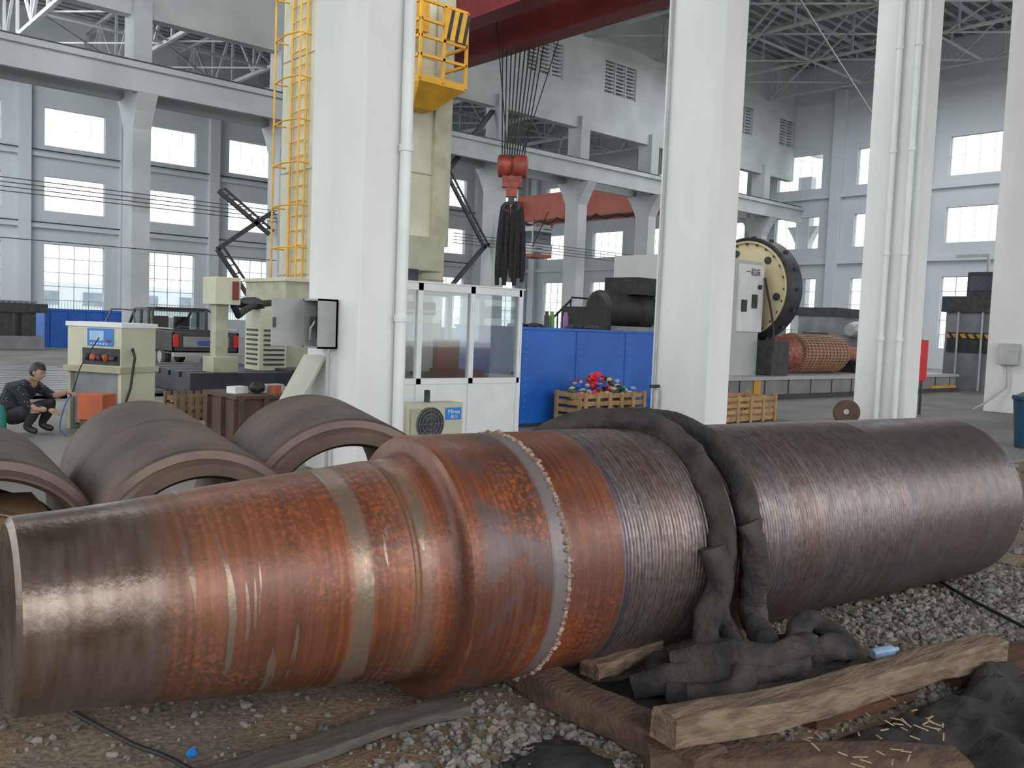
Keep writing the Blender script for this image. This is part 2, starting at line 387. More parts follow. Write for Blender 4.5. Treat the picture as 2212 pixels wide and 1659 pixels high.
for x,c in((10.5,dark),(10.62,M('thermos_green',(.1,.3,.05),None,3,.4)),(10.95,M('thermos_purple',(.3,.1,.3),None,3,.4))):
    b.lathe((x,11,1.6),(0,0,1),[(0,0),(0,.045),(.2,.045),(.23,.03),(.28,.03),(.28,0)],c,16)
b.done()
b=B('work_gloves_pile')
for i in range(12): b.blob((9.6+i*.13+(.6 if i>5 else 0),10.8+.1*(i%3),1.62),(.14,.1,.05),black,2,.5,2,seed=i)
b.done()
def crate(name,x0,x1,y0,y1,h,mat=wood):
    b=B(name)
    for z in (0.04,.16,.28,.40,.52):
        if z>h: break
        b.bx(x0,x1,y0-.02,y0,z,z+.07,mat); b.bx(x0,x1,y1,y1+.02,z,z+.07,mat)
        b.bx(x0-.02,x0,y0,y1,z,z+.07,mat); b.bx(x1,x1+.02,y0,y1,z,z+.07,mat)
    n=5
    for i in range(n+1):
        x=x0+(x1-x0-.07)*i/n; b.bx(x,x+.07,y0-.045,y0-.02,0,h+.05,mat); b.bx(x,x+.07,y1+.02,y1+.04,0,h+.05,mat)
    for y in(y0,y1-.06): b.bx(x0-.045,x0-.02,y,y+.07,0,h+.05,mat); b.bx(x1+.02,x1+.045,y,y+.07,0,h+.05,mat)
    b.bx(x0,x1,y0,y1,0.02,.05,mat)
    return b.done()
crate('wooden_crate',10.03,11.5,9.62,10.2,.56); crate('wooden_crate',13.0,15.1,9.4,10.1,.45)
crate('wooden_crate',5.1,5.75,13.2,13.7,.35,M('old_wood',(.22,.15,.09),(.15,.10,.06),6,.85))
tcol=[M('trash_%d'%i,c,c,3,.35) for i,c in enumerate([(.6,.02,.04),(.02,.1,.5),(.7,.7,.7),(.75,.4,.03),(.03,.3,.1),(.05,.05,.06),(.3,.45,.7)])]
b=B('packaging_waste_pile')
for i in range(260):
    x=random.uniform(10.12,11.4);y=random.uniform(9.7,10.12); hh=.66+.2*math.exp(-((x-10.7)/.4)**2)
    b.blob((x,y,random.uniform(.1,hh)),(random.uniform(.03,.07),random.uniform(.03,.07),random.uniform(.02,.05)),random.choice(tcol),1,.6,3,seed=i)
b.blob((10.6,9.9,.80),(.15,.12,.1),tcol[0],3,.5,3,seed=5)
b.done()
b=B('electrical_box')
bg_=M('box_grey',(.36,.37,.37),(.30,.31,.31),4,.5,.2)
ex=4.47;ya,yb=7.98,8.3
b.bx(ex,4.69,ya,ya+.02,1.3,1.8,bg_);b.bx(ex,4.69,yb-.02,yb,1.3,1.8,bg_);b.bx(ex,4.69,ya,yb,1.3,1.32,bg_);b.bx(ex,4.69,ya,yb,1.78,1.8,bg_);b.bx(4.67,4.69,ya,yb,1.3,1.8,bg_)
b.bx(4.58,4.66,8.06,8.22,1.4,1.72,dark); b.bx(4.5,4.58,8.08,8.2,1.5,1.62,black); b.tube([(4.52,8.1,1.6),(4.48,8.15,1.5),(4.5,8.2,1.38)],.012,lgrey,6)
b.bx(ex-.34,ex,yb,yb+.02,1.31,1.79,bg_); b.bx(ex-.33,ex-.31,yb-.03,yb,1.5,1.6,dark)
b.tube([(4.6,8,1.3),(4.61,8.02,1.0),(4.64,8.05,.6),(4.64,8.05,0)],.02,lgrey,8)
b.done()
b=B('junction_box'); b.bx(22.6,22.8,7.78,8.2,1.15,1.65,lgrey); b.tube([(22.7,8,1.15),(22.7,8,.6),(22.5,8.4,.2),(22.4,8.6,.05)],.025,lgrey,8); b.done(bevel=.01)
b=B('drain_pipe')
for y in(8.05,7.7):
    b.cyl((16.43,y,0),(16.43,y,11),.055,white2)
    for z in(1.6,3.2,5.1,7): b.cyl((16.43,y,z),(16.43,y,z+.07),.07,white2)
b.done()
b=B('drain_pipe'); b.cyl((5.15,7.53,0),(5.15,7.53,11),.06,white2); 
for z in(1.6,3.3,5): b.cyl((5.15,7.53,z),(5.15,7.53,z+.07),.072,white2)
b.done()
b=B('gas_pipe'); b.cyl((10.37,8.5,.3),(10.37,8.5,11),.02,lgrey,seg=8); b.cyl((10.34,8.43,.15),(10.34,8.43,.75),.05,lgrey)
for z in(.35,.8): b.cyl((10.2,8.43,z),(10.4,8.43,z),.025,dark,seg=8)
b.done()
b=B('leaning_board'); b.hexa([(4.12,8.4,0),(4.12,8.85,0),(4.09,8.85,0),(4.09,8.4,0),(4.66,8.12,1.22),(4.66,8.55,1.22),(4.63,8.55,1.22),(4.63,8.12,1.22)],M('board',(.5,.49,.42),(.42,.41,.35),3,.7)); b.done()
# ---------------------------------------------------------------- heavy lathe
b=B('heavy_lathe')
bed=M('bed_grey',(.2,.2,.19),(.27,.27,.26),1.5,.5,.3)
b.bx(17,31.2,12.6,15.8,0,.5,bed); b.bx(17,31.2,12.5,15.9,.5,.58,lgrey); b.bx(17,31.2,12.45,12.6,.0,.12,dark)
for i in range(13): b.bx(17.5+i*1.1,17.53+i*1.1,12.585,12.6,.1,.5,dark)
b.bx(19.2,19.5,12.57,12.6,.12,.5,yel); b.bx(29.3,31.2,12.57,12.6,.1,.2,yel)
cf=M('faceplate_cream',(.58,.50,.30),(.5,.43,.26),2,.4)
b.lathe((20.55,13.9,2.83),(1,0,0),[(0,0),(0,.2),(-.02,.9),(0,1.0),(0,1.3)],cf,64,smooth=False)
b.lathe((20.55,13.9,2.83),(1,0,0),[(-.01,1.28),(-.05,1.33),(.0,1.38),(.55,1.38),(.6,1.3),(.6,0)],dark,64,smooth=False)
b.tube([(20.5,13.9+1.25*math.cos(t),2.83+1.25*math.sin(t)) for t in [k*math.pi/24 for k in range(48)]],.03,cf,6,closed=True)
for k in range(6):
    t=k*math.pi/3+.2; c=V((20.53,13.9+1.0*math.cos(t),2.83+1.0*math.sin(t))); b.cyl(c,c+V((-.02,0,0)),.1,dark,seg=12)
for k in range(24):
    t=k*math.pi/12; c=V((20.53,13.9+1.2*math.cos(t),2.83+1.2*math.sin(t))); b.cyl(c,c+V((-.03,0,0)),.035,dark,seg=8)
for k in range(16):
    t=k*math.pi/8; c=V((20.85,13.9+1.39*math.cos(t),2.83+1.39*math.sin(t))); b.box(c,(.12,.08,.08),black)
b.bx(17.2,20.2,13.2,15.6,.58,3.5,M('headstock_grey',(.48,.51,.50),(.42,.45,.44),1,.5))
b.bx(20.2,20.5,13.5,14.3,2.4,3.2,dark)
b.bx(19.2,20.25,13.14,13.2,1.7,3.4,white2); b.bx(19.75,19.95,13.1,13.14,2.3,2.65,dark); b.bx(19.3,19.5,13.1,13.14,2.2,2.5,dark)
b.cyl((20.05,13.14,2.85),(20.05,13.08,2.85),.06,dark)
b.bx(20.2,21.0,12.75,15.2,.58,1.5,dark)
b.tube([(20.22,13.1,3.1),(20.3,12.95,2.4),(20.3,12.8,1.8),(20.25,12.75,1.2)],.03,black,6)
b.bx(15.2,17.1,13.6,15.0,0,1.7,grey); b.lathe((15.1,14.2,2.1),(1,0,0),[(0,0),(0,.3),(.1,.42),(1.2,.42),(1.3,.5),(1.6,.5),(1.7,.3),(2.1,.3)],black,24)
b.bx(15.9,17,13.7,14.7,2.45,2.85,black); b.bx(14.4,15.2,13.8,14.6,1.5,2.1,black)
hs=b.done()
text('一机床',(19.75,13.13,3.2),RX90,.22,M('print_dark',(.03,.03,.04),None,3,.5),'nameplate_text',hs)
b=B('access_stairs')
b.beam((13.6,15.3,.9),(15.4,15.3,2.3),.04,.04,dark);b.beam((13.6,15.3,.1),(15.4,15.3,1.5),.04,.15,dark)
for i in range(5): b.cyl((13.7+i*.42,15.3,.2+i*.33),(13.7+i*.42,15.3,1.0+i*.33),.02,dark,seg=6)
b.beam((15.4,15.3,2.35),(17.1,15.3,2.35),.04,.04,dark)
b.done()
rr=M('rotor_copper',(.42,.25,.14),(.34,.18,.10),4,.6); rd=M('rotor_red',(.30,.05,.05),(.42,.20,.16),9,.5)
b=B('motor_rotor')
b.lathe((21.1,13.9,1.15),(1,0,0),[(0,0),(0,.22),(.7,.22),(.7,.0)],M('shaft_tan',(.4,.26,.12),None,3,.5),24)
b.lathe((21.5,13.9,1.15),(1,0,0),[(0,0)]+[(k*.06,.42+(.04 if k%2 else 0)) for k in range(1,24)]+[(1.44,0)],rd,32)
b.lathe((22.9,13.9,1.15),(1,0,0),[(0,0),(0,.54),(2.4,.54),(2.4,0)],rr,48,smooth=False)
for k in range(40):
    t=k*math.pi/20; c=V((24.1,13.9+.55*math.cos(t),1.15+.55*math.sin(t))); b.box(c,(2.4,.04,.04),rr,R=Matrix.Rotation(t,3,'X'))
for k in range(12): b.tube([(23.0+k*.2,13.9+.565*math.cos(t),1.15+.565*math.sin(t)) for t in [j*math.pi/20 for j in range(40)]],.012,rustb,4,closed=True)
b.lathe((25.3,13.9,1.15),(1,0,0),[(0,0),(0,.36),(.5,.36),(.6,.25),(1.3,.25),(1.3,0)],rd,24)
for x in(21.35,26.2): b.bx(x-.15,x+.15,13.5,14.3,.58,.95,dark)
b.done()
b=B('lathe_tailstock'); b.bx(27,29.5,13,15.2,.58,1.7,grey); b.bx(27.4,29,13.2,14.8,1.7,2.2,grey); b.lathe((26.65,14.1,1.9),(1,0,0),[(0,0),(0,.2),(.4,.28),(.8,.28)],lgrey,20)
b.bx(22.8,24.5,15.0,15.7,.58,1.9,grey); b.bx(23.1,23.5,14.9,15.5,1.9,2.2,dark); b.bx(24,24.3,14.9,15.5,1.9,2.4,lgrey)
b.done(bevel=.03)
b=B('machining_centre')
b.bx(32.5,35.5,11.3,13.6,0,3.2,grey); b.bx(32.3,35.6,11.2,13.7,2.7,3.25,dark); b.bx(32.45,32.5,11.4,13.5,1.3,2.0,dark)
b.bx(32.4,32.48,11.3,13.5,1.8,1.95,yel)
for i in range(8):
    y=11.35+i*.27; b.hexa([(32.38,y,1.8),(32.4,y,1.8),(32.4,y+.1,1.8),(32.38,y+.1,1.8),(32.38,y+.1,1.95),(32.4,y+.1,1.95),(32.4,y+.2,1.95),(32.38,y+.2,1.95)],black)
b.bx(32.6,33.4,12.0,13.0,3.25,4.1,dark); b.bx(32.55,32.6,12.1,12.9,3.45,3.95,M('monitor',(.02,.03,.06),None,2,.2)); b.cyl((33,12.5,4.1),(33,12.5,4.7),.05,lgrey); b.beam((33,12.5,4.7),(33,13.6,4.7),.1,.1,lgrey); b.cyl((33,12.2,4.7),(33,12.2,5.1),.05,redc)
for y in(11.5,12.3,13.1): b.cyl((32.3,y,.0),(32.3,y,2.7),.04,lgrey,seg=8)
b.done()
b=B('machine_tool_cabinet'); b.bx(29.5,31.8,16.2,17.6,0,2.6,grey); b.bx(29.4,31.9,16.1,17.7,2.4,2.7,dark); b.bx(29.48,29.5,16.4,17.4,.4,1.8,dark); b.done()
b=B('red_notice_board'); b.bx(19.9,19.94,8.75,8.8,.0,.75,dark); b.bx(19.9,19.94,8.68,9.0,.75,1.65,M('notice_red',(.65,.03,.03),None,2,.5)); b.done()
b=B('waste_bin'); bb=M('bin_blue',(.01,.05,.1),(.02,.07,.12),3,.5); b.lathe((15.5,5.0,0),(0,0,1),[(0,0),(0,.27),(.75,.33),(.76,.35),(.82,.35),(.82,.3),(.88,.2),(.9,0)],bb,32); b.done()
b=B('steel_disc'); b.lathe((15.6,8.2,.24),(-.9,-.35,.25),[(0,0),(0,.05),(.02,.22),(.06,.24),(.1,.22),(.1,0)],rustb,32); b.cyl((15.59,8.2,.24),(15.5,8.16,.27),.05,lgrey); b.done()
# ---------------------------------------------------------------- left background
b=B('blue_storage_bin'); b.bx(9.9,13.8,40,41.6,0,1.6,blue); b.bx(9.85,13.85,39.95,41.65,1.5,1.6,blue)
for i in range(6): b.bx(10.1+i*.7,10.16+i*.7,39.93,40,0,1.5,blue)
b.done()
b=B('planer_machine'); b.bx(2,9.4,38,40,0,.5,grey)
for i in range(9): b.bx(2.2+i*.8,2.7+i*.8,38,39.8,.5,1.4,dark)
b.bx(2,9.5,37.9,40,1.4,1.75,dark)
for i in range(36): b.bx(2+i*.2,2.1+i*.2,37.9,40,1.75,1.85,grey)
b.done()
b=B('floor_plate')
for i in range(14): b.bx(-2,6.4,17.2+i*.55,17.62+i*.55,0,.12,M('plate_iron',(.17,.18,.19),(.25,.26,.27),1,.35,.6))
b.bx(-2,6.4,17.2,25,0,.06,dark); b.done()
b=B('t_slot_table'); b.bx(6.5,8.55,16.3,20,0,.4,M('mill_base',(0,0,0)))
for i in range(7): b.bx(6.5,8.55,16.3+i*.55,16.7+i*.55,.4,.5,M('mill_base',(0,0,0)))
b.done()
b=B('red_toolbox'); b.bx(5.8,6.3,19.6,20,.12,.5,redc); b.bx(5.4,5.7,18.6,18.9,.12,.35,redc); b.bx(5.85,6.25,19.75,19.8,.5,.56,dark); b.done(bevel=.01)
tk=M('truck_paint',(.085,.08,.085),(.11,.10,.105),1,.3,.4)
b=B('pickup_truck'); x0,x1=9.45,11.4
def prof(pts,xa,xb,mat):
    n=len(pts); vs=[(xa,p[0],p[1]) for p in pts]+[(xb,p[0],p[1]) for p in pts]
    b.add(vs,[tuple(range(n)),tuple(range(2*n-1,n-1,-1))]+[(i,i+n,(i+1)%n+n,(i+1)%n) for i in range(n)],mat)
prof([(27.1,.45),(30.1,.45),(30.15,.9),(29.9,1.05),(28.9,1.12),(27.1,1.12)],x0,x1,tk)
prof([(27.18,1.66),(28.4,1.64),(28.3,1.74),(27.3,1.76)],x0+.1,x1-.1,tk)
b.bx(x0+.12,x1-.12,27.16,27.18,1.12,1.66,glass)
for xx in(x0+.08,x1-.12):
    b.bx(xx,xx+.02,27.2,28.3,1.12,1.66,glass)
    for y in(27.1,27.75): b.bx(xx-.02,xx+.06,y,y+.08,1.1,1.7,tk)
    b.beam((xx+.02,28.95,1.1),(xx+.02,28.35,1.68),.07,.07,tk)
for xx in(x0+.45,x1-.85): b.bx(xx,xx+.45,27.7,27.85,1.1,1.5,black)
b.bx(x0,x0+.06,25,27.1,.5,1.1,tk);b.bx(x1-.06,x1,25,27.1,.5,1.1,tk);b.bx(x0,x1,25,25.06,.5,1.08,tk);b.bx(x0,x1,25,27.1,.45,.55,tk);b.bx(x0,x1,27.0,27.1,.5,1.1,tk)
b.tube([(x0+.05,26.7,1.1),(x0+.08,26.8,1.65),(x0+.2,26.85,1.74),(x1-.2,26.85,1.74),(x1-.08,26.8,1.65),(x1-.05,26.7,1.1)],.035,dark,8)
b.tube([(x0+.03,25.05,1.16),(x0+.03,27,1.16)],.025,lgrey,6); b.tube([(x1-.03,25.05,1.16),(x1-.03,27,1.16)],.025,lgrey,6)
b.bx(x0+.3,x1-.3,24.97,25.0,.65,.95,grey); b.bx(x0-.02,x1+.02,24.85,25,.38,.5,lgrey); b.bx(x0+.7,x1-.7,24.95,24.97,.72,.84,M('plate_blue',(.05,.1,.4),None,3,.5))
for x in(x0+.02,x1-.16): b.bx(x,x+.14,24.96,25.0,.65,1.0,M('tail_lamp',(.6,.03,.02),None,1,.3))
for y in(25.9,29.3):
    for x in(x0-.02,x1-.2): b.lathe((x,y,.34),(1,0,0),[(0,0),(0,.2),(.02,.33),(.05,.35),(.2,.35),(.22,.2),(.22,0)],black,24); b.cyl((x-.01,y,.34),(x+.23,y,.34),.17,lgrey)
b.hexa([(x0,28.0,.5),(x0-.8,28.4,.5),(x0-.8,28.44,.5),(x0,28.05,.5),(x0,28.0,1.1),(x0-.8,28.4,1.1),(x0-.8,28.44,1.1),(x0,28.05,1.1)],tk)
b.tube([(x0,28.0,1.1),(x0-.05,28.05,1.65),(x0-.6,28.3,1.65),(x0-.8,28.4,1.1)],.035,tk,6)
b.done(bevel=.012)
Mw=Matrix.Translation((3.47,12.88,0))@Matrix.Rotation(math.atan2(12.14-12.88,3.92-3.47),4,'Z')
b=B('coolant_unit')
b.bx(0,.87,0,.66,.85,1.42,cream); b.bx(-.02,.89,-.02,.68,1.38,1.44,white2)
b.bx(.03,.84,.05,.62,.08,.85,grey); b.bx(0,.05,0,.66,0,.85,creamd); b.bx(.82,.87,0,.66,0,.85,cream); b.bx(-.03,.9,-.05,.7,.78,.86,creamd)
b.bx(.33,.75,-.012,0,1.13,1.36,M('panel_blue',(.03,.2,.6),None,3,.4)); b.bx(.37,.6,-.018,-.012,1.2,1.33,M('lcd',(.35,.55,.75),None,3,.3)); b.bx(.64,.71,-.018,-.012,1.18,1.22,redc)
for i in range(6): b.cyl((.4+i*.05,-.012,1.16),(.4+i*.05,-.02,1.16),.012,white2,seg=8)
b.bx(.25,.85,-.01,.0,.88,1.1,dark)
for i in range(5): b.blob((.35+i*.1,-.04,.98),(.05,.04,.05),orange if i%2 else dark,1,.5,3,seed=i)
b.tube([(.88,.2,1.1),(1.0,.1,1.0),(1.02,.0,.6),(.95,-.1,.2),(1.1,-.2,.02)],.02,black,6)
b.done(bevel=.01,mw=Mw)
b=B('orange_box'); b.box((3.45,11.55,.42),(.34,.28,.32),orange,rz=-.9); b.box((3.45,11.55,.13),(.3,.24,.26),rustb,rz=-.9); b.done(bevel=.01)
b=B('rusty_steel_box')
for x in(4.45,5.35): b.bx(x,x+.04,9.75,10.6,.0,.66,rustb)
for y in(9.75,10.56): b.bx(4.45,5.39,y,y+.04,0,.66,rustb)
b.bx(4.4,5.44,9.7,10.65,.64,.68,rustb)
for x in(4.45,4.75,5.05,5.32): b.bx(x,x+.06,9.7,9.75,0,.64,rustb)
for y in(9.75,10.1,10.5): b.bx(4.4,4.45,y,y+.06,0,.64,rustb)
b.done()
b=B('tool_items'); 
b.box((4.6,10.1,.72),(.2,.15,.08),white2,.3); b.blob((4.8,10.0,.75),(.09,.08,.07),black,2,.5,3); b.box((5.05,10.1,.73),(.25,.12,.1),lgrey,.2); b.box((5.0,9.92,.73),(.12,.08,.1),orange,.5); b.box((5.25,10.2,.71),(.12,.12,.06),yel,.1)
b.done()
b=B('gas_cylinder'); tl=M('teal_paint',(.03,.25,.2),None,3,.45); b.lathe((2.5,12.3,0),(0,0,1),[(0,0),(0,.12),(.3,.12),(.38,.09),(.42,.03),(.5,.03),(.5,0)],tl,24); b.done()

# ---------------------------------------------------------------- rings
ringm=M('ring_scale',(.055,.038,.031),(.125,.085,.066),2.6,.6,.2,bump=.25,bscale=18)
ringl=M('ring_lip',(.09,.055,.043),(.13,.088,.07),5,.5,.3)
def ring(m,f_,R,t=.13):
    b=B('forged_steel_ring'); m=V(m);f_=V(f_);L=(f_-m).length
    pr=[(.05,R-t),(0.0,R-t+.02),(0,R-.06),(.02,R-.045),(.07,R-.045),(.08,R-.01),(.1,R),(L*.5,R),(L*.5+.01,R-.006),(L*.5+.02,R),(L-.02,R),(L,R-.02),(L,R-t),(.05,R-t)]
    b.lathe(m,f_-m,pr,ringm,96,matf=lambda i: ringl if i<5 else ringm); return b.done(sharp=25)
ring((1.60,3.80,.50),(2.14,6.2,.50),.50); ring((2.42,3.92,.54),(2.86,5.2,.56),.55,.14); ring((.82,4.15,.48),(1.0,5.6,.48),.48,.09)
b=B('cardboard_sheet'); cb=M('cardboard',(.40,.26,.15),(.33,.21,.12),4,.8)
def slab(p): b.hexa(p+[(x,y,z+.006) for x,y,z in p],cb)
slab([(.62,4.2,.62),(1.16,4.22,.58),(1.12,4.75,.70),(.62,4.75,.72)]); slab([(.5,4.3,.25),(.75,4.25,.62),(.75,4.7,.7),(.5,4.8,.3)]); slab([(.85,4.45,.69),(1.2,4.35,.60),(1.2,4.9,.62),(.9,5.0,.74)])
b.hexa([(.6,4.25,.12),(1.05,4.25,.12),(1.05,4.7,.12),(.6,4.7,.12),(.65,4.25,.60),(1.1,4.25,.565),(1.08,4.7,.68),(.65,4.7,.69)],M('packed_scrap',(.10,.07,.05),None,5,.9)); b.done()

# ---------------------------------------------------------------- ground
gm,nt,bs=nodes('gravel_soil');L=nt.links
tc=nt.nodes.new('ShaderNodeTexCoord')
n1=nt.nodes.new('ShaderNodeTexNoise');n1.inputs['Scale'].default_value=1.3;n1.inputs['Detail'].default_value=8
n2=nt.nodes.new('ShaderNodeTexNoise');n2.inputs['Scale'].default_value=45;n2.inputs['Detail'].default_value=8
r1=nt.nodes.new('ShaderNodeValToRGB');r1.color_ramp.elements[0].color=(.23,.165,.105,1);r1.color_ramp.elements[1].color=(.18,.158,.13,1);r1.color_ramp.elements[0].position=.4;r1.color_ramp.elements[1].position=.62
r2=nt.nodes.new('ShaderNodeValToRGB');r2.color_ramp.elements[0].color=(.5,.5,.5,1);r2.color_ramp.elements[1].color=(1.25,1.22,1.2,1);r2.color_ramp.elements[0].position=.3;r2.color_ramp.elements[1].position=.7
mx=nt.nodes.new('ShaderNodeMixRGB');mx.blend_type='MULTIPLY';mx.inputs[0].default_value=1
for n_ in(n1,n2): L.new(tc.outputs['Object'],n_.inputs['Vector'])
L.new(n1.outputs[0],r1.inputs[0]);L.new(n2.outputs[0],r2.inputs[0]);L.new(r1.outputs[0],mx.inputs[1]);L.new(r2.outputs[0],mx.inputs[2]);L.new(mx.outputs[0],bs.inputs['Base Color'])
bs.inputs['Roughness'].default_value=.95
bp=nt.nodes.new('ShaderNodeBump');bp.inputs['Strength'].default_value=.6;bp.inputs['Distance'].default_value=.015;L.new(n2.outputs[0],bp.inputs['Height']);L.new(bp.outputs[0],bs.inputs['Normal'])
def gz(x,y):
    h=.035*mn.noise(V((x*1.5,y*1.5,0)))+.012*mn.noise(V((x*7,y*7,3)))
    if (x>4.6 and y>4.55) or y>6.85: return min(h,0)-.04
    return h-.01
b=B('ground_gravel'); nx,ny=260,150; ax0,ax1,ay0,ay1=-4,16,-4,7.2
vs=[];
for j in range(ny+1):
    for i in range(nx+1):
        x=ax0+(ax1-ax0)*i/nx;y=ay0+(ay1-ay0)*j/ny; vs.append((x,y,gz(x,y)))
b.add(vs,[(j*(nx+1)+i,j*(nx+1)+i+1,(j+1)*(nx+1)+i+1,(j+1)*(nx+1)+i) for j in range(ny) for i in range(nx)],gm,True)
b.bx(-30,60,-30,-4,-.3,-.02,gm); b.bx(-30,-4,-4,7,-.3,-.02,gm); b.bx(16,60,-4,4.6,-.3,-.02,gm)
b.done()
st,nt,bs=nodes('crushed_stone');L=nt.links
ge=nt.nodes.new('ShaderNodeNewGeometry');r=nt.nodes.new('ShaderNodeValToRGB');els=r.color_ramp.elements
els[0].color=(.095,.093,.088,1);els[1].color=(.245,.24,.23,1);e=els.new(.4);e.color=(.16,.157,.148,1);e=els.new(.75);e.color=(.205,.178,.145,1)
L.new(ge.outputs['Random Per Island'],r.inputs[0]);
n2=nt.nodes.new('ShaderNodeTexNoise');n2.inputs['Scale'].default_value=30;mx=nt.nodes.new('ShaderNodeMixRGB');mx.blend_type='OVERLAY';mx.inputs[0].default_value=.3
L.new(r.outputs[0],mx.inputs[1]);L.new(n2.outputs[0],mx.inputs[2]);L.new(mx.outputs[0],bs.inputs['Base Color']);bs.inputs['Roughness'].default_value=.95
b=B('gravel_stones')
import bmesh
bm=bmesh.new();bmesh.ops.create_icosphere(bm,subdivisions=1,radius=1);iv=[v.co.copy() for v in bm.verts];iff=[[v.index for v in f.verts] for f in bm.faces];bm.free()
def stone(x,y,r,k):
    R=Matrix.Rotation(random.random()*6,3,'Z')@Matrix.Rotation(random.random()*6,3,'X')
    sc_=V((random.uniform(.7,1.3),random.uniform(.6,1),random.uniform(.45,.8)))*r
    o=V((random.random()*50,0,0)); c=V((x,y,gz(x,y)+r*.2))
    b.add([c+R@V((v.x*sc_.x,v.y*sc_.y,v.z*sc_.z))*(1+.5*mn.noise(v*1.3+o)) for v in iv],iff,st)
def inb(x,y): return not((x>4.6 and y>4.55) or y>6.85)
for i in range(52000):
    x=random.uniform(.3,8);y=random.uniform(.5,4.8)
    big=1.0*math.exp(-((x-2.2)/.5)**2-((y-2.25)/.5)**2)+.9*math.exp(-((x-5.3)/1.6)**2-((y-2.0)/.45)**2)
    dens=.12+big
    if mn.noise(V((x*2,y*2,9)))>.25: dens*=1.5
    if random.random()<dens and inb(x,y): stone(x,y,random.choice((.007,.01,.013,.017,.022,.028) if big>.25 else (.004,.006,.008,.011,.015,.02)),i)
for i in range(1200):
    x=random.uniform(5,14);y=random.uniform(1,4.5); stone(x,y,random.uniform(.015,.045),i)
b.done()

# ---------------------------------------------------------------- forged shaft
sh,nt,bs=nodes('rusted_forging');L=nt.links
def N(t,**k):
    n=nt.nodes.new(t)
    for a,v_ in k.items(): setattr(n,a,v_)
    return n
tc=N('ShaderNodeTexCoord');sp=N('ShaderNodeSeparateXYZ');L.new(tc.outputs['Object'],sp.inputs[0])
def noi(scale,stretch,det=6,dist=0,off=(0,0,0)):
    mp=N('ShaderNodeMapping');mp.inputs['Scale'].default_value=stretch;mp.inputs['Location'].default_value=off;L.new(tc.outputs['Object'],mp.inputs[0])
    n=N('ShaderNodeTexNoise');n.inputs['Scale'].default_value=scale;n.inputs['Detail'].default_value=det;n.inputs['Distortion'].default_value=dist;L.new(mp.outputs[0],n.inputs['Vector']);return n.outputs[0]
def ramp(fac,stops,interp='LINEAR'):
    r=N('ShaderNodeValToRGB');r.color_ramp.interpolation=interp;e=r.color_ramp.elements
    e[0].position=stops[0][0];e[0].color=(*stops[0][1],1);e[1].position=stops[-1][0];e[1].color=(*stops[-1][1],1)
    for p,c in stops[1:-1]: x=e.new(p);x.color=(*c,1)
    L.new(fac,r.inputs[0]);return r.outputs[0]
def g(x): return (x,x,x)
def mix(f,a,b_,bt='MIX'):
    m=N('ShaderNodeMixRGB',blend_type=bt)
    for i,v_ in enumerate((f,a,b_)):
        if isinstance(v_,(int,float)): m.inputs[i].default_value=v_
        elif isinstance(v_,tuple): m.inputs[i].default_value=(*v_,1)
        else: L.new(v_,m.inputs[i])
    return m.outputs[0]
def math_(op,a,b_=0):
    m=N('ShaderNodeMath',operation=op)
    for i,v_ in enumerate((a,b_)):
        if isinstance(v_,(int,float)): m.inputs[i].default_value=v_
        else: L.new(v_,m.inputs[i])
    return m.outputs[0]
s=math_('DIVIDE',sp.outputs[0],6.5)
q=lambda x:x/6.5
rust=ramp(noi(1.8,(1,1,1),9,.4),[(.28,(.070,.034,.025)),(.45,(.125,.042,.022)),(.58,(.18,.054,.023)),(.75,(.24,.072,.03))])
rust=mix(ramp(noi(2.6,(1.6,.35,.35),7,1.5,(3,1,2)),[(.50,g(0)),(.64,g(.6))]),rust,(.080,.037,.027))
speck=mix(1.0,ramp(noi(55,(1,1,1),3),[(.5,g(0)),(.6,g(.75))]),ramp(noi(2.2,(1,1,1),4,0,(5,5,5)),[(.42,g(0)),(.6,g(1))]),'MULTIPLY')
rust=mix(speck,rust,(.30,.082,.028))
finel=ramp(noi(70,(1,.02,.02),2),[(.4,g(.82)),(.6,g(1.12))])
rust=mix(1.0,rust,finel,'MULTIPLY')
rust=mix(ramp(s,[(q(1.765),g(0)),(q(1.79),g(.7)),(q(1.81),g(.6)),(q(1.825),g(0))]),rust,(.05,.025,.02))
steel=ramp(noi(5,(6,1,1),6),[(.3,(.125,.09,.07)),(.7,(.20,.165,.14))])
steel=mix(ramp(noi(3,(1,1,1),6,.6,(7,3,1)),[(.55,g(0)),(.66,g(.7))]),steel,(.08,.05,.04))
msteel=ramp(s,[(q(.3),g(1)),(q(.72),g(.9)),(q(.80),g(.25)),(q(1.0),g(.1)),(q(1.38),g(0)),(q(1.40),g(.7)),(q(1.45),g(.6)),(q(1.47),g(0)),(q(1.6),g(.1)),(q(1.68),g(.45)),(q(1.75),g(0))])
streak=ramp(noi(2.4,(9,.9,.9),2,.5),[(.64,g(0)),(.66,g(.9))])
mstr=ramp(s,[(q(.8),g(.8)),(q(1.7),g(1)),(q(1.8),g(.2)),(q(2.6),g(.1)),(q(2.62),g(0))])
mS=mix(1.0,msteel,mix(1.0,streak,mstr,'MULTIPLY'),'LIGHTEN')
steel=mix(ramp(s,[(q(.8),g(0)),(q(.95),g(1)),(q(3),g(1))]),steel,(.27,.225,.17))
rusted=mix(mS,rust,steel)
patch=ramp(noi(2.0,(1,1,1),7,1.0,(1,0,4)),[(.44,g(0)),(.56,g(.85))])
mpat=ramp(s,[(q(1.85),g(0)),(q(1.9),g(1)),(q(2.2),g(1)),(q(2.28),g(.35)),(q(2.58),g(.2)),(q(2.59),g(0))])
rusted=mix(mix(1.0,patch,mpat,'MULTIPLY'),rusted,(.085,.065,.068))
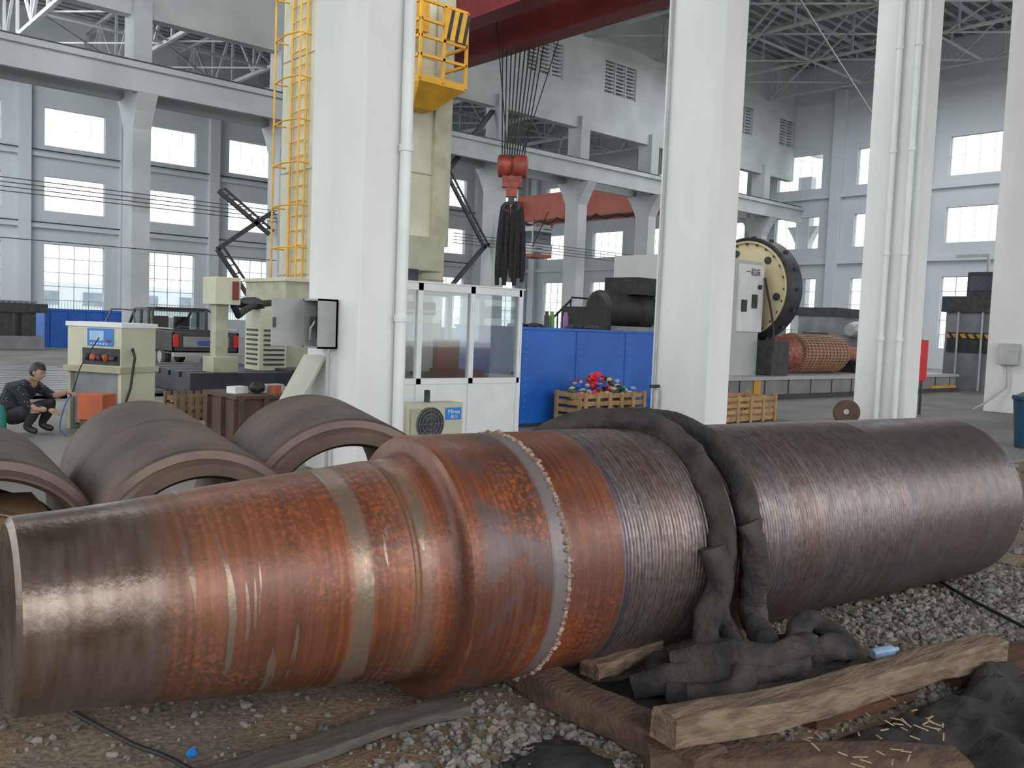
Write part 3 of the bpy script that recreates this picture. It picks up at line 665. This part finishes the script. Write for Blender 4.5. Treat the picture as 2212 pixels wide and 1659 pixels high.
band=ramp(s,[(q(2.185),g(0)),(q(2.19),g(.9)),(q(2.262),g(.9)),(q(2.264),g(0))],'LINEAR')
rusted=mix(band,rusted,(.17,.15,.155))
cl=ramp(noi(140,(1,.012,.012),2),[(.35,(.085,.067,.060)),(.5,(.165,.14,.13)),(.65,(.26,.23,.22))])
cl=mix(.6,cl,ramp(noi(120,(1,.2,.2),3),[(.35,(.095,.074,.066)),(.65,(.25,.215,.205))]))
cl2=ramp(noi(2.0,(2.5,.6,.6),5),[(.35,(.95,.80,.73)),(.5,(1.0,.95,.94)),(.65,(.93,.92,.98))])
cl=mix(1.0,cl,cl2,'MULTIPLY')
cl=mix(ramp(s,[(q(3.3),g(0)),(q(5),g(.45)),(q(6),g(.55))]),cl,(.145,.126,.127))
isclad=ramp(s,[(q(2.575),g(0)),(q(2.585),g(1)),(q(6.1),g(1))])
col=mix(isclad,rusted,cl)
seam=ramp(s,[(q(2.565),g(0)),(q(2.57),g(.7)),(q(2.60),g(.7)),(q(2.605),g(0)),(q(3.62),g(0)),(q(3.625),g(.6)),(q(3.64),g(0)),(q(4.76),g(0)),(q(4.77),g(.6)),(q(4.78),g(0)),(q(5.6),g(0)),(q(5.61),g(.5)),(q(5.62),g(0))])
col=mix(seam,col,(.085,.085,.125))
L.new(col,bs.inputs['Base Color'])
met=mix(isclad,mix(mS,g(.15),g(.65)),g(.65));L.new(met,bs.inputs['Metallic'])
rg=mix(isclad,mix(mS,g(.41),g(.28)),g(.38))
rg=math_('ADD',rg,math_('MULTIPLY',math_('SUBTRACT',noi(12,(1,1,1)),.5),.35));L.new(rg,bs.inputs['Roughness'])
bp=N('ShaderNodeBump');bp.inputs['Strength'].default_value=.3;bp.inputs['Distance'].default_value=.006;L.new(noi(60,(1,.6,.6),5),bp.inputs['Height']);L.new(bp.outputs[0],bs.inputs['Normal'])
crust=M('weld_crust',(.36,.28,.23),(.17,.09,.06),30,.9,bump=.6)
b=B('forged_shaft')
pr=[(.335,0),(.335,.30),(.35,.325),(.5,.334),(.72,.353)]
pr+=[(x,.321+.098*(x-.35)+0) for x in(.9,1.1,1.3,1.5,1.6)]
pr+=[(1.62,.447),(1.63,.441),(1.64,.447),(1.655,.441),(1.67,.448),(1.70,.451),(1.75,.455),(1.775,.460),(1.792,.470),(1.802,.484),(1.808,.505),(1.812,.530),(1.820,.543),(1.835,.549),(2.185,.549),(2.19,.545),(2.262,.545),(2.266,.549),(2.57,.549),(2.58,.552)]
x=2.585;P=.021
while x<4.76:
    pr+=[(x,.5455),(x+P*.25,.5515),(x+P*.6,.5530),(x+P*.88,.5495)]; x+=P
pr+=[(4.765,.546),(4.775,.552)]
while x<6.0: 
    pr+=[(x+.02,.5500),(x+.02+P*.5,.5525)]; x+=P
pr+=[(6.06,.551),(6.065,.545),(6.10,.535),(6.11,.52),(6.11,.2),(6.11,0)]
b.lathe((0,0,0),(1,0,0),pr,sh,160)
pts=[];rad=[]
for k in range(520):
    t=2*math.pi*k/520; pts.append((2.272+.014*mn.noise(V((k*.5,0,0))),(.546)*math.cos(t),.546*math.sin(t))); rad.append(.0095+.020*mn.noise(V((k*.45,5,0))))
b.tube(pts,[max(.002,x) for x in rad],crust,6,closed=True)
ax=V((.9942,-.1071,-.0095)).normalized(); yv=V((0,0,1)).cross(ax).normalized(); zv=ax.cross(yv)
S0=V((.352,3.267,.590))
MS=Matrix((ax,yv,zv)).transposed().to_4x4(); MS.translation=S0
shaft=b.done(mw=MS,sharp=28)
def SP(s_,th,r):
    t=math.radians(th); return S0+ax*s_-yv*math.cos(t)*r+zv*math.sin(t)*r
# slings
cloth=M('sling_cloth',(.016,.014,.013),(.055,.047,.042),6,.95,bump=.9,bscale=35)
def smooth(pts,n=6):
    out=[]
    for i in range(len(pts)-1):
        p0=pts[max(i-1,0)];p1=pts[i];p2=pts[i+1];p3=pts[min(i+2,len(pts)-1)]
        for k in range(n):
            t=k/n; out.append(.5*((2*p1)+(p2-p0)*t+(2*p0-5*p1+4*p2-p3)*t*t+(3*p1-p0-3*p2+p3)*t**3))
    out.append(pts[-1]);return out
def strand(b,pts,r):
    pts=smooth([V(p) for p in pts],14); n=len(pts);seg=20
    tmp=B('t'); tmp.tube(pts,[r*(1+.12*mn.noise(p*7)) for p in pts],cloth,seg)
    vs=[V(v_) for v_ in tmp.v]
    for i in range(n):
        c=pts[i]
        for j in range(seg):
            k=i*seg+j; p=vs[k]; dd=p-c; fold=1+.22*mn.noise(V((p.x*14,p.y*14,p.z*14)))+.12*math.sin(j*2*math.pi/seg*3+i*.12)+.07*mn.noise(V((p.x*45,p.y*45,p.z*45)))
            vs[k]=c+dd*fold
    b.add(vs[:n*seg],[f for f in tmp.f[:(n-1)*seg]],cloth,True)
    b.add(vs[:seg],[tuple(range(seg))[::-1]],cloth); b.add(vs[(n-1)*seg:n*seg],[tuple(range(seg))],cloth)
b=B('lifting_sling'); r=.056
strand(b,[SP(2.70,150,.59),SP(2.82,120,.59),SP(2.98,98,.59),SP(3.12,75,.595),SP(3.14,50,.6),SP(3.13,25,.6),SP(3.12,0,.6),SP(3.13,-20,.62),V((3.38,2.25,.22)),V((3.32,2.15,.10)),V((3.22,2.22,.09)),V((3.24,2.3,.3)),SP(3.06,-8,.66),SP(3.04,8,.61)],r)
strand(b,[SP(2.9,150,.59),SP(3.0,120,.59),SP(3.14,98,.59),SP(3.29,75,.595),SP(3.34,50,.6),SP(3.33,25,.6),SP(3.31,5,.6),SP(3.35,-15,.62),V((3.54,2.2,.25)),V((3.58,2.05,.1)),V((3.7,1.95,.08)),V((3.85,1.87,.08)),V((3.9,1.95,.09)),V((3.75,2.1,.1))],r)
strand(b,[SP(3.23,16,.66),SP(3.25,8,.68),SP(3.27,-5,.68),SP(3.29,-20,.68),V((3.45,2.12,.25)),V((3.45,2.0,.12)),V((3.3,2.02,.08)),V((3.15,2.15,.08)),V((3.05,2.35,.09)),V((3.2,2.5,.09)),V((3.4,2.4,.1))],r)
strand(b,[V((3.0,2.3,.07)),V((3.1,2.12,.08)),V((3.3,1.98,.09)),V((3.55,1.93,.1)),V((3.75,1.90,.09)),V((3.95,1.95,.08)),V((3.9,2.1,.08)),V((3.65,2.2,.09)),V((3.5,2.15,.15)),V((3.35,2.1,.2)),V((3.2,2.2,.15))],r*1.0)
strand(b,[V((3.6,2.1,.1)),V((3.7,2.0,.2)),V((3.85,1.97,.18)),V((3.95,2.05,.1)),V((3.8,2.2,.08))],r)
strand(b,[V((2.95,2.45,.06)),V((3.1,2.25,.14)),V((3.25,2.05,.18)),V((3.4,1.98,.2)),V((3.55,2.02,.16)),V((3.6,2.2,.12)),V((3.4,2.35,.12))],r)
strand(b,[V((3.62,2.1,.2)),V((3.78,2.12,.28)),V((3.9,2.05,.22)),V((3.98,1.95,.1))],r*.9)
strand(b,[V((3.1,2.35,.16)),V((3.2,2.15,.24)),V((3.32,2.02,.24)),V((3.5,1.98,.26)),V((3.62,2.05,.22)),V((3.7,2.2,.14))],r)
strand(b,[V((3.0,2.2,.10)),V((3.12,2.05,.12)),V((3.25,2.12,.22)),V((3.2,2.28,.2)),V((3.08,2.3,.12))],r*.95)
b.done(sharp=80)
def timber(name,p0,p1,w_,h_,mat,n=24,tw=0,sag=0,rnd=0):
    b=B(name);p0=V(p0);p1=V(p1);d_=(p1-p0).normalized();y=V((0,0,1)).cross(d_).normalized();z=d_.cross(y)
    vs=[];K=24
    for i in range(n+1):
        t=i/n;c=p0.lerp(p1,t)+z*sag*math.sin(t*math.pi)+y*.04*mn.noise(V((t*3,1,p0.x)))
        for j in range(K):
            a=2*math.pi*j/K; ca,sa=math.cos(a),math.sin(a)
            e=.25 if not rnd else .45
            X_=math.copysign(abs(ca)**e,ca)*w_/2;Z_=math.copysign(abs(sa)**e,sa)*h_/2
            k=1+.14*mn.noise(V((t*7,ca*1.2+p0.x,sa*1.2)))+.05*mn.noise(V((t*30,j*.9,p0.x)))
            vs.append(c+y*X_*k+z*Z_*k)
    fs=[(i*K+j,i*K+(j+1)%K,(i+1)*K+(j+1)%K,(i+1)*K+j) for i in range(n) for j in range(K)]
    b.add(vs,fs,mat,True);b.add(vs[:K],[tuple(range(K))[::-1]],mat);b.add(vs[-K:],[tuple(range(K))],mat)
    return b.done(sharp=40)
wl=M('timber_light',(.19,.135,.09),(.10,.067,.044),5,.85,bump=.6,bscale=14,stretch=(1,5,5),lo=.42,hi=.62)
wd=M('timber_dark',(.060,.037,.025),(.105,.064,.042),5,.9,bump=.7,bscale=12,stretch=(2,4,4))
wg=M('timber_grey',(.11,.095,.08),(.07,.06,.05),5,.9,bump=.4,stretch=(2,8,8))
timber('timber_beam',(2.50,1.92,.19),(4.55,1.56,.15),.13,.12,wl,sag=-.02,n=40)
timber('timber_log',(2.66,2.85,.07),(2.60,1.80,.06),.18,.13,wd,rnd=1,n=40)
timber('timber_log',(2.5,2.0,.05),(3.4,1.25,.04),.17,.11,wd,rnd=1,n=40)
timber('timber_plank',(2.27,2.80,.03),(1.1,2.86,.03),.13,.04,wg)
timber('timber_plank',(2.85,2.62,.1),(3.3,2.62,.12),.11,.07,wl)
dm=M('black_sheet',(.012,.011,.011),(.028,.025,.023),7,.9,bump=.8,bscale=18)
def sheet(name,poly,mat,hz=.03,n=40):
    b=B(name);vs=[]
    p=[V((*q_,0)) for q_ in poly]
    for j in range(n+1):
        for i in range(n+1):
            a=p[0].lerp(p[1],i/n);c=p[3].lerp(p[2],i/n);w_=a.lerp(c,j/n)
            w_.x+=.05*mn.noise(V((j*.2,i*.2,4)));w_.y+=.05*mn.noise(V((j*.2,i*.2,8)))
            ed=min(i,n-i,j,n-j)/n
            vs.append((w_.x,w_.y,gz(w_.x,w_.y)+.012+hz*min(1,ed*6)*(.6+mn.noise(w_*5)+.3*mn.noise(w_*16))))
    b.add(vs,[(j*(n+1)+i,j*(n+1)+i+1,(j+1)*(n+1)+i+1,(j+1)*(n+1)+i) for j in range(n) for i in range(n)],mat,True)
    return b.done(sharp=80)
sheet('cover_sheet_and_pit_dark',[(2.44,2.42),(2.12,2.36),(1.8,1.9),(2.45,1.9)],dm,.04)
sheet('cover_sheet_and_pit_dark',[(2.72,2.0),(3.9,1.75),(4.1,2.2),(2.8,2.78)],dm,.03)  # black-coloured sheet standing in for the dark inside of the pit
sheet('cover_sheet_and_pit_dark',[(2.95,1.72),(3.6,1.0),(5.4,1.15),(4.5,1.56)],dm,.10)
b=B('wood_splinters')
for i in range(40):
    x=random.uniform(2.95,3.7);y=random.uniform(1.35,1.65);a=random.random()*6;l=random.uniform(.02,.06)
    b.beam((x,y,.10+.02*random.random()),(x+l*math.cos(a),y+l*math.sin(a),.11),.005,.003,M('splinter',(.42,.3,.18),None,3,.8))
b.done()
b=B('rusted_pit_frame'); rp_=M('pit_rust',(.13,.045,.018),(.06,.028,.018),6,.8); b.beam((4.3,1.68,.02),(5.6,1.50,.02),.14,.05,rp_); b.beam((3.35,1.86,.02),(4.0,1.74,.02),.12,.04,rp_); b.done()
b=B('rubber_hose'); b.tube(smooth([V((.95,3.9,.03)),V((1.03,3.6,.02)),V((1.1,3.25,.03)),V((1.17,3.05,.03)),V((1.2,2.8,.03)),V((1.1,2.5,.03))]),.009,black,8)
b.tube(smooth([V((6.6,2.9,.02)),V((6.0,2.4,.02)),V((5.6,1.9,.02)),V((5.4,1.6,.02)),V((5.3,1.2,.02))]),.010,black,8); b.done()
cp,nt2,bs2=nodes('clear_plastic');bs2.inputs['Base Color'].default_value=(.35,.5,.75,1);bs2.inputs['Roughness'].default_value=.15
b=B('plastic_bottle'); b.lathe((4.25,2.02,.05),(.9,-.3,.05),[(0,0),(0,.022),(.01,.028),(.12,.028),(.15,.012),(.165,.012),(.165,0)],cp,20); b.done()
b=B('bottle_cap'); b.lathe((1.24,3.06,.02),(.3,-.5,.6),[(0,0),(0,.016),(.018,.016),(.018,0)],bl2,20); b.done()

# ---------------------------------------------------------------- crouching man
skin=M('skin',(.42,.25,.17),(.38,.22,.15),6,.55)
shirt=M('dotted_shirt',(.012,.016,.035),(.02,.025,.05),6,.85)
nt=shirt.node_tree;bs=nt.nodes['Principled BSDF'];tc=nt.nodes.new('ShaderNodeTexCoord');vo=nt.nodes.new('ShaderNodeTexVoronoi');vo.inputs['Scale'].default_value=30
nt.links.new(tc.outputs['Object'],vo.inputs['Vector']);rp=nt.nodes.new('ShaderNodeValToRGB');rp.color_ramp.elements[0].color=(.4,.4,.45,1);rp.color_ramp.elements[0].position=.14;rp.color_ramp.elements[1].color=(.012,.014,.024,1);rp.color_ramp.elements[1].position=.18
nt.links.new(vo.outputs['Distance'],rp.inputs[0]);nt.links.new(rp.outputs[0],bs.inputs['Base Color'])
pants=M('dark_trousers',(.02,.02,.025),(.035,.035,.04),6,.9); hair=M('black_hair',(.008,.008,.008),(.015,.014,.013),20,.5); shoe=M('shoe',(.03,.028,.026),None,5,.5)
def skinmesh(verts,edges,rads,root):
    me=bpy.data.meshes.new('tmp');me.from_pydata([V(v_) for v_ in verts],edges,[]);ob=bpy.data.objects.new('tmp',me);bpy.context.collection.objects.link(ob)
    md=ob.modifiers.new('s','SKIN');md.use_smooth_shade=True
    for i,r_ in enumerate(rads): me.skin_vertices[0].data[i].radius=r_ if isinstance(r_,tuple) else (r_,r_); me.skin_vertices[0].data[i].use_root=(i==root)
    sb=ob.modifiers.new('u','SUBSURF');sb.levels=2;sb.render_levels=2
    dg=bpy.context.evaluated_depsgraph_get();ev=ob.evaluated_get(dg);m2=ev.to_mesh()
    vs=[v_.co.copy() for v_ in m2.vertices];fs=[list(p.vertices) for p in m2.polygons];ev.to_mesh_clear();bpy.data.objects.remove(ob);return vs,fs
b=B('crouching_man')
J=[(-.24,0,.24),(-.24,0,.38),(-.15,0,.53),(-.04,0,.62),(.03,0,.68),
 (-.04,.19,.60),(.2,.2,.47),(.40,.12,.54),
 (-.04,-.19,.58),(.10,-.24,.36),(.29,-.14,.33),
 (-.18,.1,.22),(.22,.16,.42),(.06,.14,.10),(.22,.16,.05),
 (-.18,-.1,.22),(.2,-.18,.38),(.02,-.14,.10),(.18,-.16,.05)]
E=[(0,1),(1,2),(2,3),(3,4),(3,5),(5,6),(6,7),(3,8),(8,9),(9,10),(0,11),(11,12),(12,13),(13,14),(0,15),(15,16),(16,17),(17,18)]
Rd=[.17,(.17,.15),(.19,.16),.13,.055,.085,.052,.032,.085,.056,.034,.11,.078,.055,.042,.11,.078,.055,.042]
vs,fs=skinmesh(J,E,Rd,0)
def dist(p,a,c):
    a=V(a);c=V(c);t=max(0,min(1,(p-a).dot(c-a)/(c-a).length_squared));return (p-a.lerp(c,t)).length,t
groups={}
for f in fs:
    c=sum((vs[i] for i in f),V())/len(f); best=min(range(len(E)),key=lambda k:dist(c,J[E[k][0]],J[E[k][1]])[0]); t=dist(c,J[E[best][0]],J[E[best][1]])[1]
    if best==3: m_=skin if t>.5 else shirt
    elif best in(6,9): m_=skin if t>.15 else shirt
    elif best in(13,17): m_=shoe
    elif best in(0,1,2,4,5,7,8): m_=shirt if not(best==0 and t<.3) else pants
    else: m_=pants
    groups.setdefault(m_.name,(m_,[]))[1].append(f)
for nm,(m_,ff) in groups.items():
    idx={};v2=[];f2=[]
    for f in ff:
        r_=[]
        for i in f:
            if i not in idx: idx[i]=len(v2);v2.append(vs[i])
            r_.append(idx[i])
        f2.append(r_)
    b.add(v2,f2,m_,True)
Hc=V((.09,0,.79));HR=Matrix.Rotation(math.radians(18),3,'Y')
bm=bmesh.new();bmesh.ops.create_uvsphere(bm,u_segments=32,v_segments=24,radius=1)
def head(p):
    x,y,z=p.x,p.y,p.z
    X=x*.095;Y=y*.073;Z=z*.115
    if z<0: X*=1-.18*(-z); Y*=1-.30*(-z)**1.2; X+=.015*(-z)
    if x>.5: X-=.012*(x-.5)
    nz=math.exp(-((z+.12)/.17)**2-(y/.18)**2) if x>0 else 0; X+=.028*nz
    X-=.009*math.exp(-((z-.08)/.12)**2-((abs(y)-.4)/.2)**2)*(1 if x>0 else 0)
    X+=.008*math.exp(-((z+.48)/.07)**2-(y/.3)**2)*(1 if x>0 else 0)
    X+=.012*math.exp(-((z+.85)/.15)**2-(y/.4)**2)*(1 if x>0 else 0)
    return V((X,Y,Z))
b.add([Hc+HR@head(v_.co) for v_ in bm.verts],[[v_.index for v_ in f.verts] for f in bm.faces],skin,True)
hf=[f for f in bm.faces if (f.calc_center_median().z>.42 or (f.calc_center_median().x<-.05 and f.calc_center_median().z>-.45) or (f.calc_center_median().x<.2 and f.calc_center_median().z>.1))]
ids=sorted({v_.index for f in hf for v_ in f.verts});mp_={k:i for i,k in enumerate(ids)};bm.verts.ensure_lookup_table()
b.add([Hc+HR@(head(bm.verts[k].co)*(1.10+.05*mn.noise(bm.verts[k].co*6))+V((-.002,0,.004))) for k in ids],[[mp_[v_.index] for v_ in f.verts] for f in hf],hair,True);bm.free()
for sy in(-1,1):
    b.blob(Hc+HR@V((-.005,sy*.074,-.005)),(.018,.008,.03),skin,2,.1,flat=0)
    b.blob(Hc+HR@V((.082,sy*.03,.01)),(.008,.012,.006),hair,2,0,flat=0)
    b.beam(Hc+HR@V((.087,sy*.015,.032)),Hc+HR@V((.078,sy*.048,.032)),.006,.006,hair)
b.beam(Hc+HR@V((.099,-.02,-.056)),Hc+HR@V((.099,.02,-.056)),.004,.004,M('lips',(.25,.09,.07),None,5,.5))
def hand(c,dr,up,side):
    c=V(c);dr=V(dr).normalized();up=V(up).normalized();sd=dr.cross(up).normalized()*side
    b.blob(c+dr*.04,(.045,.035,.03),skin,2,.05,flat=0)
    for k,(o,l) in enumerate(((-.028,.07),(-.010,.082),(.009,.078),(.026,.06))):
        p=c+dr*.07+sd*o; b.tube([p-dr*.03,p,p+dr*l*.4-up*.008,p+dr*l*.7-up*.028,p+dr*l*.75-up*.05],[.010,.010,.0095,.009,.007],skin,8)
    b.tube([c+dr*.02-sd*.02,c+dr*.04-sd*.05-up*.01,c+dr*.07-sd*.055-up*.03],[.012,.011,.008],skin,8)
hand((.41,.115,.54),(1,-.3,0),(0,0,1),1); hand((.30,-.135,.33),(1,.3,-.2),(0,0,1),-1)
b.tube(smooth([V((.47,.09,.50)),V((.52,.08,.62)),V((.60,.1,.9)),V((.75,.25,1.25))]),.008,black,6)
b.tube(smooth([V((.47,.09,.52)),V((.42,.02,.35)),V((.40,-.05,.1)),V((.5,-.1,.01))]),.008,M('hose_blue',(.02,.1,.4),None,3,.5),6)
F_=V((.749,-.662,0));Lf=V((.662,.749,0))
MM=Matrix((F_,Lf,V((0,0,1)))).transposed().to_4x4();MM.translation=V((2.92,12.45,0))
b.done(mw=MM,sharp=80)
